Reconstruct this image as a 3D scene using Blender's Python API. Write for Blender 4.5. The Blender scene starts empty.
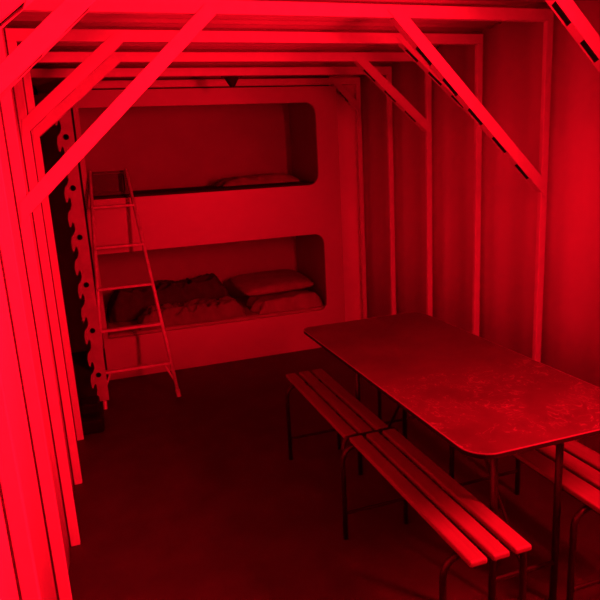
import bpy, bmesh, math, random
from mathutils import Vector, Matrix, noise
random.seed(7)
C = bpy.context.scene.collection
S = bpy.context.scene

# ------------------------------------------------------------------ camera
YAW, PITCH, ROLL = .313, -.227, -.0555
cy, sy, cp, sp = math.cos(YAW), math.sin(YAW), math.cos(PITCH), math.sin(PITCH)
fwd = Vector((sy*cp, cy*cp, sp)); rt = Vector((cy, -sy, 0)); up = rt.cross(fwd)
cr, sr = math.cos(ROLL), math.sin(ROLL)
r2 = cr*rt + sr*up; u2 = -sr*rt + cr*up
cam = bpy.data.cameras.new('camera')
cam.sensor_width = 36; cam.lens = 602.5/600*36; cam.clip_start = .02
co = bpy.data.objects.new('camera', cam); C.objects.link(co)
m = Matrix((r2, u2, -fwd)).transposed().to_4x4(); m.translation = (.2456, 0, 1.5637)
co.matrix_world = m
S.camera = co

# ------------------------------------------------------------------ world, light, exposure
w = bpy.data.worlds.new('world'); S.world = w; w.use_nodes = True
w.node_tree.nodes['Background'].inputs[0].default_value = (.01, 0, 0, 1)
w.node_tree.nodes['Background'].inputs[1].default_value = .1
RED = (1, .0022, .012)
def point(name, loc, power, rad):
    l = bpy.data.lights.new(name, 'POINT'); l.energy = power; l.color = RED; l.shadow_soft_size = rad
    o = bpy.data.objects.new(name, l); o.location = loc; C.objects.link(o); return o
def area(name, loc, aim, power, sx, sy_):
    l = bpy.data.lights.new(name, 'AREA'); l.energy = power; l.color = RED; l.shape = 'RECTANGLE'; l.size = sx; l.size_y = sy_
    o = bpy.data.objects.new(name, l); o.location = loc; C.objects.link(o)
    o.rotation_euler = (Vector(aim)-Vector(loc)).to_track_quat('-Z', 'Y').to_euler(); return o
area('red_bulkhead_light', (1.94, .74, 1.62), (0, 1.22, 1.5), 200, .12, .80)
S.view_settings.view_transform = 'Standard'; S.view_settings.look = 'None'
S.view_settings.exposure = 0; S.view_settings.gamma = 1; S.view_settings.use_curve_mapping = False

# ------------------------------------------------------------------ materials
def mat(name, col, rough=.5, var=.12, scale=6, metal=0, bump=0, col2=None, stretch=None, thr=(.3, .7), spec=.5):
    m = bpy.data.materials.new(name); m.use_nodes = True
    nt = m.node_tree; N = nt.nodes; L = nt.links; b = N['Principled BSDF']
    b.inputs['Roughness'].default_value = rough; b.inputs['Metallic'].default_value = metal
    b.inputs['Specular IOR Level'].default_value = spec
    tc = N.new('ShaderNodeTexCoord'); mp = N.new('ShaderNodeMapping'); nz = N.new('ShaderNodeTexNoise')
    if stretch: mp.inputs['Scale'].default_value = stretch
    nz.inputs['Scale'].default_value = scale; nz.inputs['Detail'].default_value = 5
    L.new(tc.outputs['Object'], mp.inputs[0]); L.new(mp.outputs[0], nz.inputs['Vector'])
    cr = N.new('ShaderNodeValToRGB'); cr.color_ramp.elements[0].position = thr[0]; cr.color_ramp.elements[1].position = thr[1]
    c2 = col2 or tuple(c*(1-var) for c in col)
    cr.color_ramp.elements[0].color = (*c2, 1); cr.color_ramp.elements[1].color = (*col, 1)
    L.new(nz.outputs[0], cr.inputs[0]); L.new(cr.outputs[0], b.inputs['Base Color'])
    if bump:
        bp = N.new('ShaderNodeBump'); bp.inputs['Strength'].default_value = bump; bp.inputs['Distance'].default_value = .01
        L.new(nz.outputs[0], bp.inputs['Height']); L.new(bp.outputs[0], b.inputs['Normal'])
    return m
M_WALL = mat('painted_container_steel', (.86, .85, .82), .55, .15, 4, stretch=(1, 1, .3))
M_WALLR = mat('shaded_container_paint', (.66, .65, .62), .55, .15, 4, stretch=(1, 1, .3))  # same paint as the left wall, darkened to put its shade into the colour
M_CEIL = mat('painted_ceiling_steel', (.66, .65, .63), .55, .15, 4)
M_FRAME = mat('galvanised_steel', (.70, .70, .69), .45, .10, 18)
M_BACK = mat('bare_back_panel', (.5, .49, .47), .6, .2, 3)
M_FLOOR = mat('dark_floor_sheet', (.041, .038, .035), .55, .4, 5, bump=.05)
M_BUNK = mat('painted_bunk_panel', (.45, .45, .43), .4, .08, 2.5)
M_BUNKIN = mat('bunk_lining', (.33, .32, .31), .6, .15, 3)
M_BLACK = mat('black_rubber_and_shade', (.006, .006, .006), .8, .5, 10, spec=.15)  # also colours the painted shade behind the brace slots
M_DARKM = mat('dark_steel_tube', (.012, .012, .013), .35, .3, 20, spec=.4)
M_LADDER = mat('worn_steel_tube', (.6, .6, .6), .35, .3, 25)
M_UPRIGHT = mat('upright_steel', (.33, .33, .33), .5, .25, 15)
M_SLAT = mat('varnished_slat_wood', (.19, .165, .13), .5, .25, 6, stretch=(8, .6, 8))
M_DARKBED = mat('dark_blanket_wool', (.075, .07, .07), .95, .4, 12, bump=.4, spec=.1)
M_PALEBED = mat('pale_blanket_wool', (.32, .31, .29), .95, .25, 9, bump=.4, spec=.1)
M_MATT = mat('mattress_ticking', (.33, .32, .3), .9, .2, 8, spec=.1)
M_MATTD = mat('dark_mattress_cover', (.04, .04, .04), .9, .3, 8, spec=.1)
M_BOX = mat('dark_plastic', (.022, .022, .022), .5, .2, 8)
M_BOXRIM = mat('black_plastic_rim', (.012, .012, .012), .5, .2, 8)
M_EDGE2 = mat('table_edge_band', (.16, .15, .14), .45, .2, 30)
M_EDGE = mat('table_edge_trim', (.55, .54, .52), .3, .2, 30)

def table_mat():
    m = bpy.data.materials.new('scratched_table_top'); m.use_nodes = True
    nt = m.node_tree; N = nt.nodes; L = nt.links; b = N['Principled BSDF']
    b.inputs['Roughness'].default_value = .42
    tc = N.new('ShaderNodeTexCoord')
    n1 = N.new('ShaderNodeTexNoise'); n1.inputs['Scale'].default_value = 5; n1.inputs['Detail'].default_value = 8
    n1.inputs['Roughness'].default_value = .7
    L.new(tc.outputs['Object'], n1.inputs['Vector'])
    r1 = N.new('ShaderNodeValToRGB'); r1.color_ramp.elements[0].position = .35; r1.color_ramp.elements[1].position = .72
    r1.color_ramp.elements[0].color = (.035, .03, .024, 1); r1.color_ramp.elements[1].color = (.065, .055, .045, 1)
    L.new(n1.outputs[0], r1.inputs[0])
    out = r1.outputs[0]
    # scuffs: thin lines where warped noise crosses its mean, in patches towards the near end
    for k, (sc, th, st) in enumerate([((16, 40, 1), .012, .8), ((44, 15, 1), .012, .7), ((30, 28, 1), .010, .8)]):
        mp = N.new('ShaderNodeMapping'); mp.inputs['Scale'].default_value = sc; mp.inputs['Rotation'].default_value = (0, 0, .5*k+.3)
        L.new(tc.outputs['Object'], mp.inputs[0])
        nz = N.new('ShaderNodeTexNoise'); nz.inputs['Scale'].default_value = .8; nz.inputs['Detail'].default_value = 2
        nz.inputs['Distortion'].default_value = .6
        L.new(mp.outputs[0], nz.inputs['Vector'])
        a = N.new('ShaderNodeMath'); a.operation = 'SUBTRACT'; a.inputs[1].default_value = .5; L.new(nz.outputs[0], a.inputs[0])
        ab = N.new('ShaderNodeMath'); ab.operation = 'ABSOLUTE'; L.new(a.outputs[0], ab.inputs[0])
        lt = N.new('ShaderNodeMath'); lt.operation = 'LESS_THAN'; lt.inputs[1].default_value = th; L.new(ab.outputs[0], lt.inputs[0])
        pn = N.new('ShaderNodeTexNoise'); pn.inputs['Scale'].default_value = 6+k*2; pn.inputs['Detail'].default_value = 3
        L.new(tc.outputs['Object'], pn.inputs['Vector'])
        pr = N.new('ShaderNodeMath'); pr.operation = 'GREATER_THAN'; pr.inputs[1].default_value = .53; L.new(pn.outputs[0], pr.inputs[0])
        sp_ = N.new('ShaderNodeSeparateXYZ'); L.new(tc.outputs['Object'], sp_.inputs[0])
        near = N.new('ShaderNodeMath'); near.operation = 'LESS_THAN'; near.inputs[1].default_value = -.12; L.new(sp_.outputs[1], near.inputs[0])
        m1 = N.new('ShaderNodeMath'); m1.operation = 'MULTIPLY'; L.new(lt.outputs[0], m1.inputs[0]); L.new(pr.outputs[0], m1.inputs[1])
        m2 = N.new('ShaderNodeMath'); m2.operation = 'MULTIPLY'; L.new(m1.outputs[0], m2.inputs[0]); L.new(near.outputs[0], m2.inputs[1])
        m3 = N.new('ShaderNodeMath'); m3.operation = 'MULTIPLY'; m3.inputs[1].default_value = st*.38; L.new(m2.outputs[0], m3.inputs[0])
        mx = N.new('ShaderNodeMixRGB'); mx.inputs[2].default_value = (.3, .27, .23, 1)
        L.new(m3.outputs[0], mx.inputs[0]); L.new(out, mx.inputs[1]); out = mx.outputs[0]
    L.new(out, b.inputs['Base Color'])
    return m
M_TABLE = table_mat()

# ------------------------------------------------------------------ helpers
def obj(name, bm, mt, parent=None, bevel=0, smooth=False):
    bmesh.ops.recalc_face_normals(bm, faces=bm.faces)
    me = bpy.data.meshes.new(name); bm.to_mesh(me); bm.free()
    return link(name, me, mt, parent, bevel, smooth)
def link(name, me, mt, parent=None, bevel=0, smooth=False):
    me.materials.clear(); me.materials.append(mt)
    if smooth:
        for p in me.polygons: p.use_smooth = True
    o = bpy.data.objects.new(name, me); C.objects.link(o)
    if parent: o.parent = parent
    if bevel:
        b = o.modifiers.new('bevel', 'BEVEL'); b.width = bevel; b.segments = 2; b.limit_method = 'ANGLE'
    return o
def box(bm, lo, hi):
    g = bmesh.ops.create_cube(bm, size=1)
    c = [(a+b)/2 for a, b in zip(lo, hi)]; s = [b-a for a, b in zip(lo, hi)]
    bmesh.ops.scale(bm, vec=s, verts=g['verts']); bmesh.ops.translate(bm, vec=c, verts=g['verts'])
def boxes(*bs):
    bm = bmesh.new()
    for lo, hi in bs: box(bm, lo, hi)
    return bm
def tube(bm, pts, r, seg=10, closed=False):
    pts = [Vector(p) for p in pts]; n = len(pts); rings = []
    ref = None
    for i, p in enumerate(pts):
        if closed: t = (pts[(i+1) % n]-pts[i-1]).normalized()
        else: t = (pts[min(i+1, n-1)]-pts[max(i-1, 0)]).normalized()
        if ref is None: ref = Vector((0, 0, 1)) if abs(t.z) < .8 else Vector((0, 1, 0))
        a = t.cross(ref).normalized(); b = t.cross(a).normalized(); ref = -b if b.dot(ref) < 0 else b
        b = ref; a = t.cross(b).normalized()
        rings.append([bm.verts.new(p+r*(math.cos(2*math.pi*k/seg)*a+math.sin(2*math.pi*k/seg)*b)) for k in range(seg)])
    for i in range(n if closed else n-1):
        A, B = rings[i], rings[(i+1) % n]
        for k in range(seg): bm.faces.new((A[k], A[(k+1) % seg], B[(k+1) % seg], B[k]))
    if not closed:
        bm.faces.new(rings[0]); bm.faces.new(rings[-1])
def round_path(pts, r, n=5):
    """polyline with its inner corners rounded"""
    P = [Vector(p) for p in pts]; out = [P[0]]
    for i in range(1, len(P)-1):
        a = (P[i-1]-P[i]); b = (P[i+1]-P[i]); rr = min(r, a.length*.48, b.length*.48)
        s = P[i]+a.normalized()*rr; e = P[i]+b.normalized()*rr
        for k in range(n+1):
            t = k/n; out.append((1-t)**2*s+2*t*(1-t)*P[i]+t*t*e)
    out.append(P[-1]); return out
def rrect(x0, y0, x1, y1, r, n=6, cw=False):
    if not isinstance(r, (list, tuple)): r = [r]*4
    pts = []
    for (cx, cy, a0), rr in zip([(x1, y0, -90), (x1, y1, 0), (x0, y1, 90), (x0, y0, 180)], r):
        sx = -1 if cx == x1 else 1; sy_ = -1 if cy == y1 else 1
        for k in range(n+1):
            a = math.radians(a0+90*k/n); pts.append((cx+sx*rr+rr*math.cos(a), cy+sy_*rr+rr*math.sin(a)))
    return pts
def plate(name, outer, holes, thick, mt, M4, parent=None, bevel=0):
    """flat plate with real holes: 2D loops filled and extruded, placed by matrix M4"""
    cu = bpy.data.curves.new(name, 'CURVE'); cu.dimensions = '2D'; cu.fill_mode = 'BOTH'; cu.extrude = thick/2
    for loop in [outer]+list(holes):
        s = cu.splines.new('POLY'); s.points.add(len(loop)-1)
        for p, (x, y) in zip(s.points, loop): p.co = (x, y, 0, 1)
        s.use_cyclic_u = True
    t = bpy.data.objects.new('tmp', cu); C.objects.link(t)
    me = bpy.data.meshes.new_from_object(t.evaluated_get(bpy.context.evaluated_depsgraph_get()))
    bpy.data.objects.remove(t); bpy.data.curves.remove(cu)
    me.transform(M4)
    return link(name, me, mt, parent, bevel)
def frame_mat(o, ux, uy):
    ux = Vector(ux).normalized(); uy = Vector(uy).normalized(); uz = ux.cross(uy)
    m = Matrix((ux, uy, uz)).transposed().to_4x4(); m.translation = o; return m
def circ(x, y, r, n=16): return [(x+r*math.cos(2*math.pi*k/n), y+r*math.sin(2*math.pi*k/n)) for k in range(n)]
def thing(name, label, cat, loc, group=None):
    o = bpy.data.objects.new(name, None); C.objects.link(o); o.location = loc
    o['label'] = label; o['category'] = cat
    if group: o['group'] = group
    o.empty_display_size = .1
    return o
def tag(o, label, cat, group=None):
    o['label'] = label; o['category'] = cat
    if group: o['group'] = group
    return o
def join_into(dst, *srcs):
    """merge meshes of srcs into dst (same material), so a folded profile is one mesh"""
    bm = bmesh.new(); bm.from_mesh(dst.data)
    for s in srcs:
        bm.from_mesh(s.data); me = s.data; bpy.data.objects.remove(s); bpy.data.meshes.remove(me)
    bm.to_mesh(dst.data); bm.free(); return dst
def struct(o): o['kind'] = 'structure'; return o

# ------------------------------------------------------------------ the room
W = 2.351; HB = 2.14
Y0, YE = -1.2, 5.56
def corrugated(length0, length1, pitch, depth, lo, hi, name, mt, face):
    """face(s, d, t): s runs along, d depth, t across -> 3D point"""
    prof = []; s = length0
    while s < length1:
        for ds, d in [(0, 0), (.12, .15), (.25, .6), (.38, .92), (.5, 1), (.62, .92), (.75, .6), (.88, .15)]:
            if s+ds*pitch < length1: prof.append((s+ds*pitch, d*depth))
        s += pitch
    prof.append((length1, 0))
    bm = bmesh.new(); th = .012
    f = [[bm.verts.new(face(s, d, t)) for s, d in prof] for t in (lo, hi)]
    g = [[bm.verts.new(face(s, d+th, t)) for s, d in prof] for t in (lo, hi)]
    n = len(prof)
    for i in range(n-1):
        bm.faces.new((f[0][i], f[0][i+1], f[1][i+1], f[1][i]))
        bm.faces.new((g[0][i], g[1][i], g[1][i+1], g[0][i+1]))
        for k in (0, 1): bm.faces.new((f[k][i], f[k][i+1], g[k][i+1], g[k][i]))
    for i in (0, n-1): bm.faces.new((f[0][i], f[1][i], g[1][i], g[0][i]))
    return struct(obj(name, bm, mt, smooth=True))
XL, XR = -.041, W+.052; bx1_ = 2.145
PIT = .276; A1 = 2.508
CZ = 2.215
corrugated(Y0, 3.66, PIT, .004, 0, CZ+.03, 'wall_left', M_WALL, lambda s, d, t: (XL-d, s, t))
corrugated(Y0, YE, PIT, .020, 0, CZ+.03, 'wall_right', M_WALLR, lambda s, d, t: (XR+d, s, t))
corrugated(Y0, YE, PIT/3, .016, XL-.05, XR+.05, 'ceiling', M_CEIL, lambda s, d, t: (t, s, CZ+d))
struct(obj('floor', boxes(((-.75, Y0-.05, -.06), (XR+.06, YE+.05, 0))), M_FLOOR))
struct(obj('wall_back', boxes(((-.75, YE, 0), (XR+.06, YE+.05, CZ+.04))), M_BACK))
struct(obj('wall_front', boxes(((XL-.06, Y0-.05, 0), (XR+.06, Y0, CZ+.04))), M_WALL))
struct(obj('trim_1', boxes(((bx1_+.004, 4.79, 0), (XR-.001, 4.82, CZ))), M_WALL))
# black-lined side bay past the third arch
bay = boxes(((-.75, 3.70, 0), (-.70, YE, CZ+.03)), ((-.75, 3.665, 0), (XL-.012, 3.70, CZ+.03)))
struct(obj('wall_bay', bay, M_BLACK))
struct(obj('ceiling_bay', boxes(((-.75, 3.67, 2.20), (XL-.055, YE, 2.25))), M_BLACK))

# ------------------------------------------------------------------ steel arch frames
PW, PD = .038, .026
def brace(parent, p0, p1, inner, Y):
    """channel section from post point p0 to beam point p1 (x,z of its lower edge); inner = unit normal pointing down/in"""
    a = Vector((p0[0], 0, p0[1])); b = Vector((p1[0], 0, p1[1])); d = (b-a); Ln = d.length; d.normalize()
    n = Vector((inner[0], 0, inner[1])); out = -(n-d*n.dot(d)).normalized()
    FW, FD, T = .052, .044, .003
    o = Vector((a.x, Y-.003, a.z))
    tot = Ln; e = .042
    # visible face lapping over post and beam, cut parallel to them
    face = plate('brace', [(-e, 0), (tot+e, 0), (tot+e-FW, FW), (-e+FW, FW)], [], T, M_FRAME, frame_mat(o, d, out), parent)
    slots = []; s = .09
    while s < Ln-.10:
        slots.append([(s, .040), (s+.014, .003), (s+.118, .003), (s+.104, .040)]); s += .19
    lower = plate('brace', [(.002, 0), (Ln-.002, 0), (Ln-.002, FD), (.002, FD)], slots, T, M_FRAME, frame_mat(o, d, (0, 1, 0)), parent)
    up_ = plate('brace', [(FW, 0), (Ln-FW, 0), (Ln-FW, FD), (FW, FD)], [], T, M_FRAME, frame_mat(o+out*FW, d, (0, 1, 0)), parent)
    back = plate('brace', [(.003, .001), (tot-.003, .001), (tot-FW, FW-.001), (FW, FW-.001)], [], T, M_FRAME, frame_mat(o+Vector((0, FD, 0)), d, out), parent)
    join_into(face, lower, up_, back)
    plate('painted_slot_shade', [(.05, .004), (Ln-.05, .004), (Ln-.05, FD-.005), (.05, FD-.005)], [], .002, M_BLACK, frame_mat(o+out*.005, d, (0, 1, 0)), face)  # black strip added to paint the shade inside the hollow brace
    return face
def arch(Y, drop, label, bay=False):
    dl_bay = bay and Y > 4.5
    t = thing('arch_frame', label, 'steel frame', (0, 0, 0), 'steel arch frames along the room')
    for x0, x1 in ((-PW, 0), (W, W+PW)):
        if bay and x0 < 0: continue      # open side bay: the frame is carried by the perforated upright there
        obj('post', boxes(((x0, Y, 0), (x1, Y+PD, HB))), M_FRAME, t, .003)
    obj('beam', boxes(((.13 if dl_bay else -PW, Y, HB), (W+PW, Y+.034, HB+.052))), M_FRAME, t, .003)
    if drop:
        dl, kl, dr, kr = drop
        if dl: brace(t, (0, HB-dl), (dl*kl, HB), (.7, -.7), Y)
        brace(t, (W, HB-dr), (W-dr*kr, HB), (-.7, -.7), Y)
    t.location = (0, 0, 0)
    return t
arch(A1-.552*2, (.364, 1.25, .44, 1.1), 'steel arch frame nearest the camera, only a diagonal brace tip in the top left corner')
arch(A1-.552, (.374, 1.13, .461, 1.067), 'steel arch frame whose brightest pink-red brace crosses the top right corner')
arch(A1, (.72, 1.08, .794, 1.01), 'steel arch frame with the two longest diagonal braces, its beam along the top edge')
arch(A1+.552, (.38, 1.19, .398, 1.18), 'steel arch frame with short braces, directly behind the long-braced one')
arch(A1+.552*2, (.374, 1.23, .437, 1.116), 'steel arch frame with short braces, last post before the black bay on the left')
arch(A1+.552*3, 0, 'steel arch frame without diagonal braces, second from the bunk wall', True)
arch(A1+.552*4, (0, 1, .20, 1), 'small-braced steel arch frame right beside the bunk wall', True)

# ------------------------------------------------------------------ bunk bed built across the end
YB = 4.638
bx0, bx1 = .17, 2.145
bunk = thing('bunk_bed', 'built-in double bunk across the end wall with two rounded openings', 'bunk bed', (0, 0, 0))
outer = rrect(bx0, 0, bx1, 2.12, [0, .0, 0, 0], 1)
outer = [(bx0, 0), (bx1, 0), (bx1, 2.12), (bx0, 2.12)]
hU = rrect(.205, 1.368, 1.962, 2.003, [.085, .085, .01, .01], 7)
hL = rrect(.205, .325, 1.985, .972, [.07, .085, .01, .01], 7)
plate('front_panel', outer, [hU, hL], .03, M_BUNK, frame_mat((0, YB+.015, 0), (1, 0, 0), (0, 0, 1)), bunk, .006)
YBB = 5.50
obj('side_panel', boxes(((bx0, YB+.031, 0), (bx0+.02, YBB, 2.12))), M_BUNKIN, bunk)
obj('side_panel', boxes(((bx1-.13, YB+.031, 0), (bx1-.11, YBB, 2.12))), M_BUNKIN, bunk)
obj('back_panel', boxes(((bx0+.02, YBB-.02, 0), (bx1-.13, YBB, 2.12))), M_BUNKIN, bunk)
obj('berth_floor', boxes(((bx0+.02, YB+.031, .20), (bx1-.13, YBB-.02, .23))), M_BUNKIN, bunk)
obj('berth_floor', boxes(((bx0+.02, YB+.031, 1.10), (bx1-.13, YBB-.02, 1.13))), M_BUNKIN, bunk)
obj('top_panel', boxes(((bx0, YB+.031, 2.10), (bx1-.11, YBB, 2.12))), M_BUNKIN, bunk)
# seam trims standing on the front panel
def mattress(name, x0, x1, z0, z1, mt, label):
    bm = boxes(((x0, YB+.04, z0), (x1, YBB-.03, z1)))
    o = obj(name, bm, mt, None, .025); tag(o, label, 'mattress', 'bunk mattresses'); return o
mattress('mattress', .20, 2.005, .232, .345, M_MATT, 'pale mattress filling the lower berth under the bedding')
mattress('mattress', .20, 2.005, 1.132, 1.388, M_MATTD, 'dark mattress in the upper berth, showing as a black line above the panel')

def cloth_lump(name, x0, x1, y0, y1, zb, h, mt, label, cat, seed=0, rough=.04, fold=8, edge=.12, rot=0):
    """crumpled or folded fabric lying on a surface at zb"""
    nx, ny = 60, 44; bm = bmesh.new(); grid = []
    cx, cy_ = (x0+x1)/2, (y0+y1)/2; ca, sa = math.cos(rot), math.sin(rot)
    for j in range(ny+1):
        row = []
        for i in range(nx+1):
            u, v = i/nx, j/ny
            e = min(1, min(u, 1-u)/edge)*min(1, min(v, 1-v)/edge); e = math.sqrt(max(e, 0))
            p = Vector((u*fold*(x1-x0)+seed*7.1, v*fold*(y1-y0), seed))
            q = p+Vector((noise.noise(p*.7+Vector((3, 1, 2))), noise.noise(p*.7), 0))*.8
            r = 1-abs(noise.noise(q))*2
            z = zb+.006+e*(h*(.85+.3*noise.noise(p*.5+Vector((9, 9, 9))))+rough*r*(h > 0))
            X = x0+(x1-x0)*u+noise.noise(Vector((v*4, seed, 5)))*.05*(1-e*.5); Y = y0+(y1-y0)*v+noise.noise(Vector((u*5, seed, 8)))*.04
            X, Y = cx+(X-cx)*ca-(Y-cy_)*sa, cy_+(X-cx)*sa+(Y-cy_)*ca
            row.append(bm.verts.new((X, Y, max(z, zb+.004))))
        grid.append(row)
    for j in range(ny):
        for i in range(nx): bm.faces.new((grid[j][i], grid[j][i+1], grid[j+1][i+1], grid[j+1][i]))
    # skirt and underside
    ring = grid[0][:]+[r[-1] for r in grid[1:]]+grid[-1][-2::-1]+[r[0] for r in grid[-2:0:-1]]
    low = [bm.verts.new((v.co.x, v.co.y, zb+.001)) for v in ring]
    for k in range(len(ring)):
        bm.faces.new((ring[k], ring[(k+1) % len(ring)], low[(k+1) % len(ring)], low[k]))
    bm.faces.new(low)
    return tag(obj(name, bm, mt, None, 0, True), label, cat)
cloth_lump('blanket', .22, 1.27, YB+.42, 5.44, .346, .21, M_DARKBED, 'dark crumpled blanket bunched over the left half of the lower mattress', 'blanket', 1, .07, 7)
cloth_lump('blanket', .45, 1.30, YB+.05, YB+.36, .347, .09, mat('mid_grey_blanket', (.2, .19, .18), .95, .3, 9, bump=.4, spec=.1), 'thinner reddish-lit rumpled blanket along the front edge of the lower berth', 'blanket', 5, .06, 11)
def pillow(name, c, sx, sy_, sz, rot, mt, label, cat='pillow'):
    bm = bmesh.new(); nx, ny = 28, 22; T = []
    for side in (1, -1):
        g = []
        for j in range(ny+1):
            row = []
            for i in range(nx+1):
                u, v = 2*i/nx-1, 2*j/ny-1
                e = ((1-u**4)*(1-v**4))**.45 if abs(u) < 1 and abs(v) < 1 else 0
                k = 1-.06*(u*u*v*v)
                z = side*sz*e*(1+.18*noise.noise(Vector((u*2, v*2, c[0]*5)))) if e else 0
                if side == -1: z = max(z, -sz*.55)
                row.append(bm.verts.new((u*sx*k, v*sy_*k, z)))
            g.append(row)
        T.append(g)
        for j in range(ny):
            for i in range(nx): bm.faces.new((g[j][i], g[j][i+1], g[j+1][i+1], g[j+1][i]))
    bmesh.ops.remove_doubles(bm, verts=bm.verts, dist=1e-5)
    bmesh.ops.rotate(bm, verts=bm.verts, matrix=Matrix.Rotation(rot[0], 3, 'X') @ Matrix.Rotation(rot[1], 3, 'Y'))
    bmesh.ops.rotate(bm, verts=bm.verts, matrix=Matrix.Rotation(rot[2], 3, 'Z'))
    bmesh.ops.translate(bm, verts=bm.verts, vec=c)
    return tag(obj(name, bm, mt, None, 0, True), label, cat)
cloth_lump('folded_blanket', 1.40, 1.955, YB+.06, 5.1, .346, .11, M_PALEBED, 'pale folded blanket at the right end of the lower mattress, under the pillow', 'blanket', 3, .015, 5, .10)
pillow('pillow', (1.64, 5.12, .52), .34, .26, .05, (.12, 0, .12), M_PALEBED, 'pale flat pillow lying on folded bedding at the right end of the lower berth')
cloth_lump('blanket', 1.25, 1.92, YB+.35, 5.40, 1.389, .055, M_PALEBED, 'faint pale blanket lying flat at the right end of the upper berth', 'blanket', 6, .02, 6)

# dark box standing in the upper berth behind the ladder top
bxo = thing('storage_box', 'dark rectangular box at the left end of the upper berth behind the ladder top', 'box', (0, 0, 0))
obj('panel', boxes(((.235, 4.735, 1.41), (.475, 4.85, 1.545))), M_BOX, bxo)
plate('rim', rrect(.215, 1.392, .495, 1.565, .012, 3), [rrect(.245, 1.415, .462, 1.548, .008, 3)], .03, M_BOXRIM,
      frame_mat((0, 4.72, 0), (1, 0, 0), (0, 0, 1)), bxo)

# ------------------------------------------------------------------ perforated toothed upright beside the ladder
up = thing('perforated_upright', 'tall perforated steel upright with round holes and a toothed edge left of the ladder', 'rack upright', (0, 0, 0))
UY = 3.95; zs = [.28+.299*k for k in range(6)]
prof = [(.163, .10), (.163, 2.02), (.088, 2.02)]
z = 1.95
while z > .26:      # hooked teeth pointing down, a notch under each
    prof += [(.094, z), (.076, z-.020), (.069, z-.060), (.073, z-.105), (.080, z-.112), (.092, z-.080), (.101, z-.088), (.103, z-.125)]
    z -= .1495
prof += [(.088, .10)]
holes = [circ(.122, zz, .017) for zz in zs]
plate('web', prof, holes, .005, M_UPRIGHT, frame_mat((0, UY, 0), (1, 0, 0), (0, 0, 1)), up)
obj('side_flange', boxes(((.163, UY-.002, .10), (.168, UY+.07, 2.02))), M_UPRIGHT, up)
obj('black_back_strip', boxes(((.108, UY+.062, .10), (.1625, UY+.067, 2.02))), M_BLACK, up)  # black strip running behind the holes
ft = thing('rubber_block', 'black block on the floor at the foot of the toothed upright', 'block', (0, 0, 0))
obj('block_body', boxes(((-.03, 3.66, 0), (.125, 4.03, .095))), M_BLACK, ft, .02)
obj('block_top', boxes(((-.01, 3.76, .09), (.11, 3.92, .16))), M_BLACK, ft, .015)

# ------------------------------------------------------------------ ladder
SL = .372
lad = thing('bunk_ladder', 'narrow tapering tubular steel ladder leaning on the bunks', 'ladder', (0, 0, 0))
def LP(z, s):   # s = 0 left rail, 1 right rail
    t = z/1.55; xl = .131+.096*t; xr = .628-.150*t
    return Vector((xl+(xr-xl)*s, 4.047+SL*z, z))
for s in (0, 1):
    bm = bmesh.new(); sg = 1
    tube(bm, [LP(.0, s), LP(1.57, s)], .0125, 12)
    obj('rail', bm, M_LADDER, lad, 0, True)
    bm = bmesh.new(); tube(bm, [LP(0.001, s), LP(.05, s)], .0155, 12); obj('foot_cap', bm, M_LADDER, lad)
bm = bmesh.new()
for zz in (1.32, 1.045, .77, .497, .232):
    bm = bmesh.new(); a, b = LP(zz, 0), LP(zz, 1)
    box(bm, (a.x, a.y-.022, zz-.010), (b.x, a.y+.022, zz+.008))
    obj('rung', bm, M_LADDER, lad, .004)
for s, dx in ((0, .05), (1, -.05)):
    bm = bmesh.new(); a = LP(.225, s)+Vector((dx, 0, 0)); b = LP(.10, s); tube(bm, [a, b], .007, 8); obj('strut', bm, M_LADDER, lad)

# ------------------------------------------------------------------ table
TX0, TX1, TY0, TY1, TZ = 1.134, 1.801, 1.281, 2.762, .75
tc = Vector(((TX0+TX1)/2, (TY0+TY1)/2, 0))
tb = thing('folding_table', 'long dark scratched table with rounded corners and a pale edge trim', 'table', tc)
hx, hy = (TX1-TX0)/2, (TY1-TY0)/2
def prism(name, loop, z0, z1, mt, parent, bevel=0):
    return plate(name, loop, [], z1-z0, mt, Matrix.Translation((0, 0, (z0+z1)/2)), parent, bevel)
tt = prism('tabletop', rrect(-hx+.003, -hy+.003, hx-.003, hy-.003, [.07, .07, .05, .075], 10), TZ-.016, TZ, M_TABLE, tb)
plate('edge_trim', rrect(-hx, -hy, hx, hy, [.073, .073, .053, .078], 10), [rrect(-hx+.0035, -hy+.0035, hx-.0035, hy-.0035, [.07, .07, .05, .075], 10)],
      .003, M_EDGE2, Matrix.Translation((0, 0, TZ-.0013)), tb, .0005)
plate('edge_band', rrect(-hx+.001, -hy+.001, hx-.001, hy-.001, [.072, .072, .052, .077], 10), [rrect(-hx+.0035, -hy+.0035, hx-.0035, hy-.0035, [.07, .07, .05, .075], 10)],
      .012, M_BLACK, Matrix.Translation((0, 0, TZ-.0098)), tb)
def L_(p): return Vector(p)-tc
for Yl, sgn in ((1.48, 1), (2.56, -1)):
    for xl in (1.345, 1.60):
        bm = bmesh.new(); tube(bm, [L_((xl, Yl, .0)), L_((xl, Yl, TZ-.026))], .0125, 12); obj('leg', bm, M_DARKM, tb, 0, True)
    bm = bmesh.new(); tube(bm, [L_((1.345, Yl, .16)), L_((1.60, Yl, .16))], .009, 8); obj('stretcher', bm, M_DARKM, tb)
    bm = bmesh.new(); tube(bm, [L_((1.4725, Yl, .16)), L_((1.4725, Yl+.40*sgn, TZ-.03))], .007, 8); obj('stay', bm, M_DARKM, tb)
obj('under_rail', boxes((L_((1.30, 1.42, TZ-.045)), L_((1.645, 1.50, TZ-.025)))), M_DARKM, tb)
obj('under_rail', boxes((L_((1.30, 2.54, TZ-.045)), L_((1.645, 2.62, TZ-.025)))), M_DARKM, tb)

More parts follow.
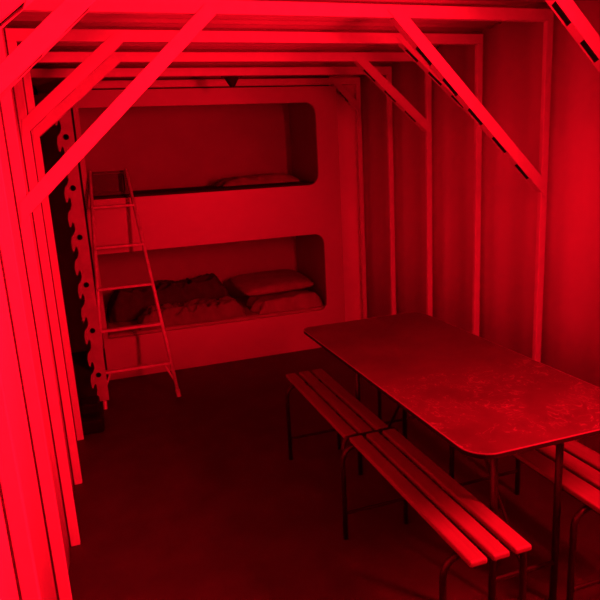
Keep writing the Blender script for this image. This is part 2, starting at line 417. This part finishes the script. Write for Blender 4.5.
# ------------------------------------------------------------------ benches
def bench(x0, x1, y0, y1, slats, zt, split, frames, label, over):
    c = Vector(((x0+x1)/2, (y0+y1)/2, 0))
    t = thing('slatted_bench', label, 'bench', c, 'slatted benches beside the table')
    P = lambda *p: Vector(p)-c
    segs = [(y0, split-.011, -.0), (split+.011, y1, 0)] if split else [(y0, y1, 0)]
    for k, (a, b, dx) in enumerate(segs):
        for s0, s1 in slats:
            sh = -.012 if k == 1 else 0
            obj('slat', boxes((P(s0+sh, a, zt-.020), P(s1+sh, b, zt))), M_SLAT, t, .006)
    for yf in frames:
        bm = bmesh.new(); o_ = .038
        pts = round_path([(x0-o_, yf, 0), (x0-o_, yf, zt-.034), (x1+o_, yf, zt-.034), (x1+o_, yf, 0)], .07, 6)
        tube(bm, [Vector(p)-c for p in pts], .011, 10); obj('leg_frame', bm, M_DARKM, t, 0, True)
        bm = bmesh.new(); tube(bm, [P(x0-o_, yf, .12), P(x1+o_, yf, .12)], .008, 8); obj('stretcher', bm, M_DARKM, t)
    for xs in (x0+.03, x1-.03):
        bm = bmesh.new(); tube(bm, [P(xs, frames[0]-.06, zt-.034), P(xs, frames[-1]+.06, zt-.034)], .009, 8); obj('side_rail', bm, M_DARKM, t)
    if over:
        bm = bmesh.new(); tube(bm, [Vector(p)-c for p in round_path([(x0-.03, split-.012, zt-.05), (x0-.012, split, zt-.008), (x1+.012, split, zt-.008), (x1+.03, split, zt-.05)], .02, 3)], .008, 8)
        obj('cross_tube', bm, M_DARKM, t)
    for xs in (x0+.07, x1-.06):
        bm = bmesh.new(); tube(bm, [P(xs, frames[0], zt-.022), P(xs, frames[0]-.014, zt-.030)], .005, 8)
        obj('bolt', bm, M_EDGE, t)
    return t
bench(1.108, 1.315, 1.257, 2.955, [(1.108, 1.165), (1.183, 1.240), (1.258, 1.315)], .45, 2.128, [1.34, 2.10, 2.86],
      'slatted wooden bench on the open floor side of the table, jointed at mid-length', True)
bench(1.622, 1.895, 1.30, 2.90, [(1.622, 1.706), (1.724, 1.797), (1.815, 1.895)], .45, None, [1.385, 2.10, 2.82],
      'slatted wooden bench between table and right wall, mostly hidden under the tabletop', False)

# small dark fitting hanging under the fifth beam, above the bunks
fx = thing('hanging_fitting', 'small dark tapered fitting hanging under a ceiling beam above the upper berth', 'ceiling fitting', (1.205, 4.181, 2.14))
obj('mount_plate', boxes(((-.07, -.014, -.010), (.07, .014, -.0005))), M_BOXRIM, fx, .002)
bm = bmesh.new()
g = bmesh.ops.create_cone(bm, cap_ends=True, segments=20, radius1=.014, radius2=.052, depth=.062)
bmesh.ops.translate(bm, verts=bm.verts, vec=(0, 0, -.041)); obj('tapered_body', bm, M_BOXRIM, fx, .002)
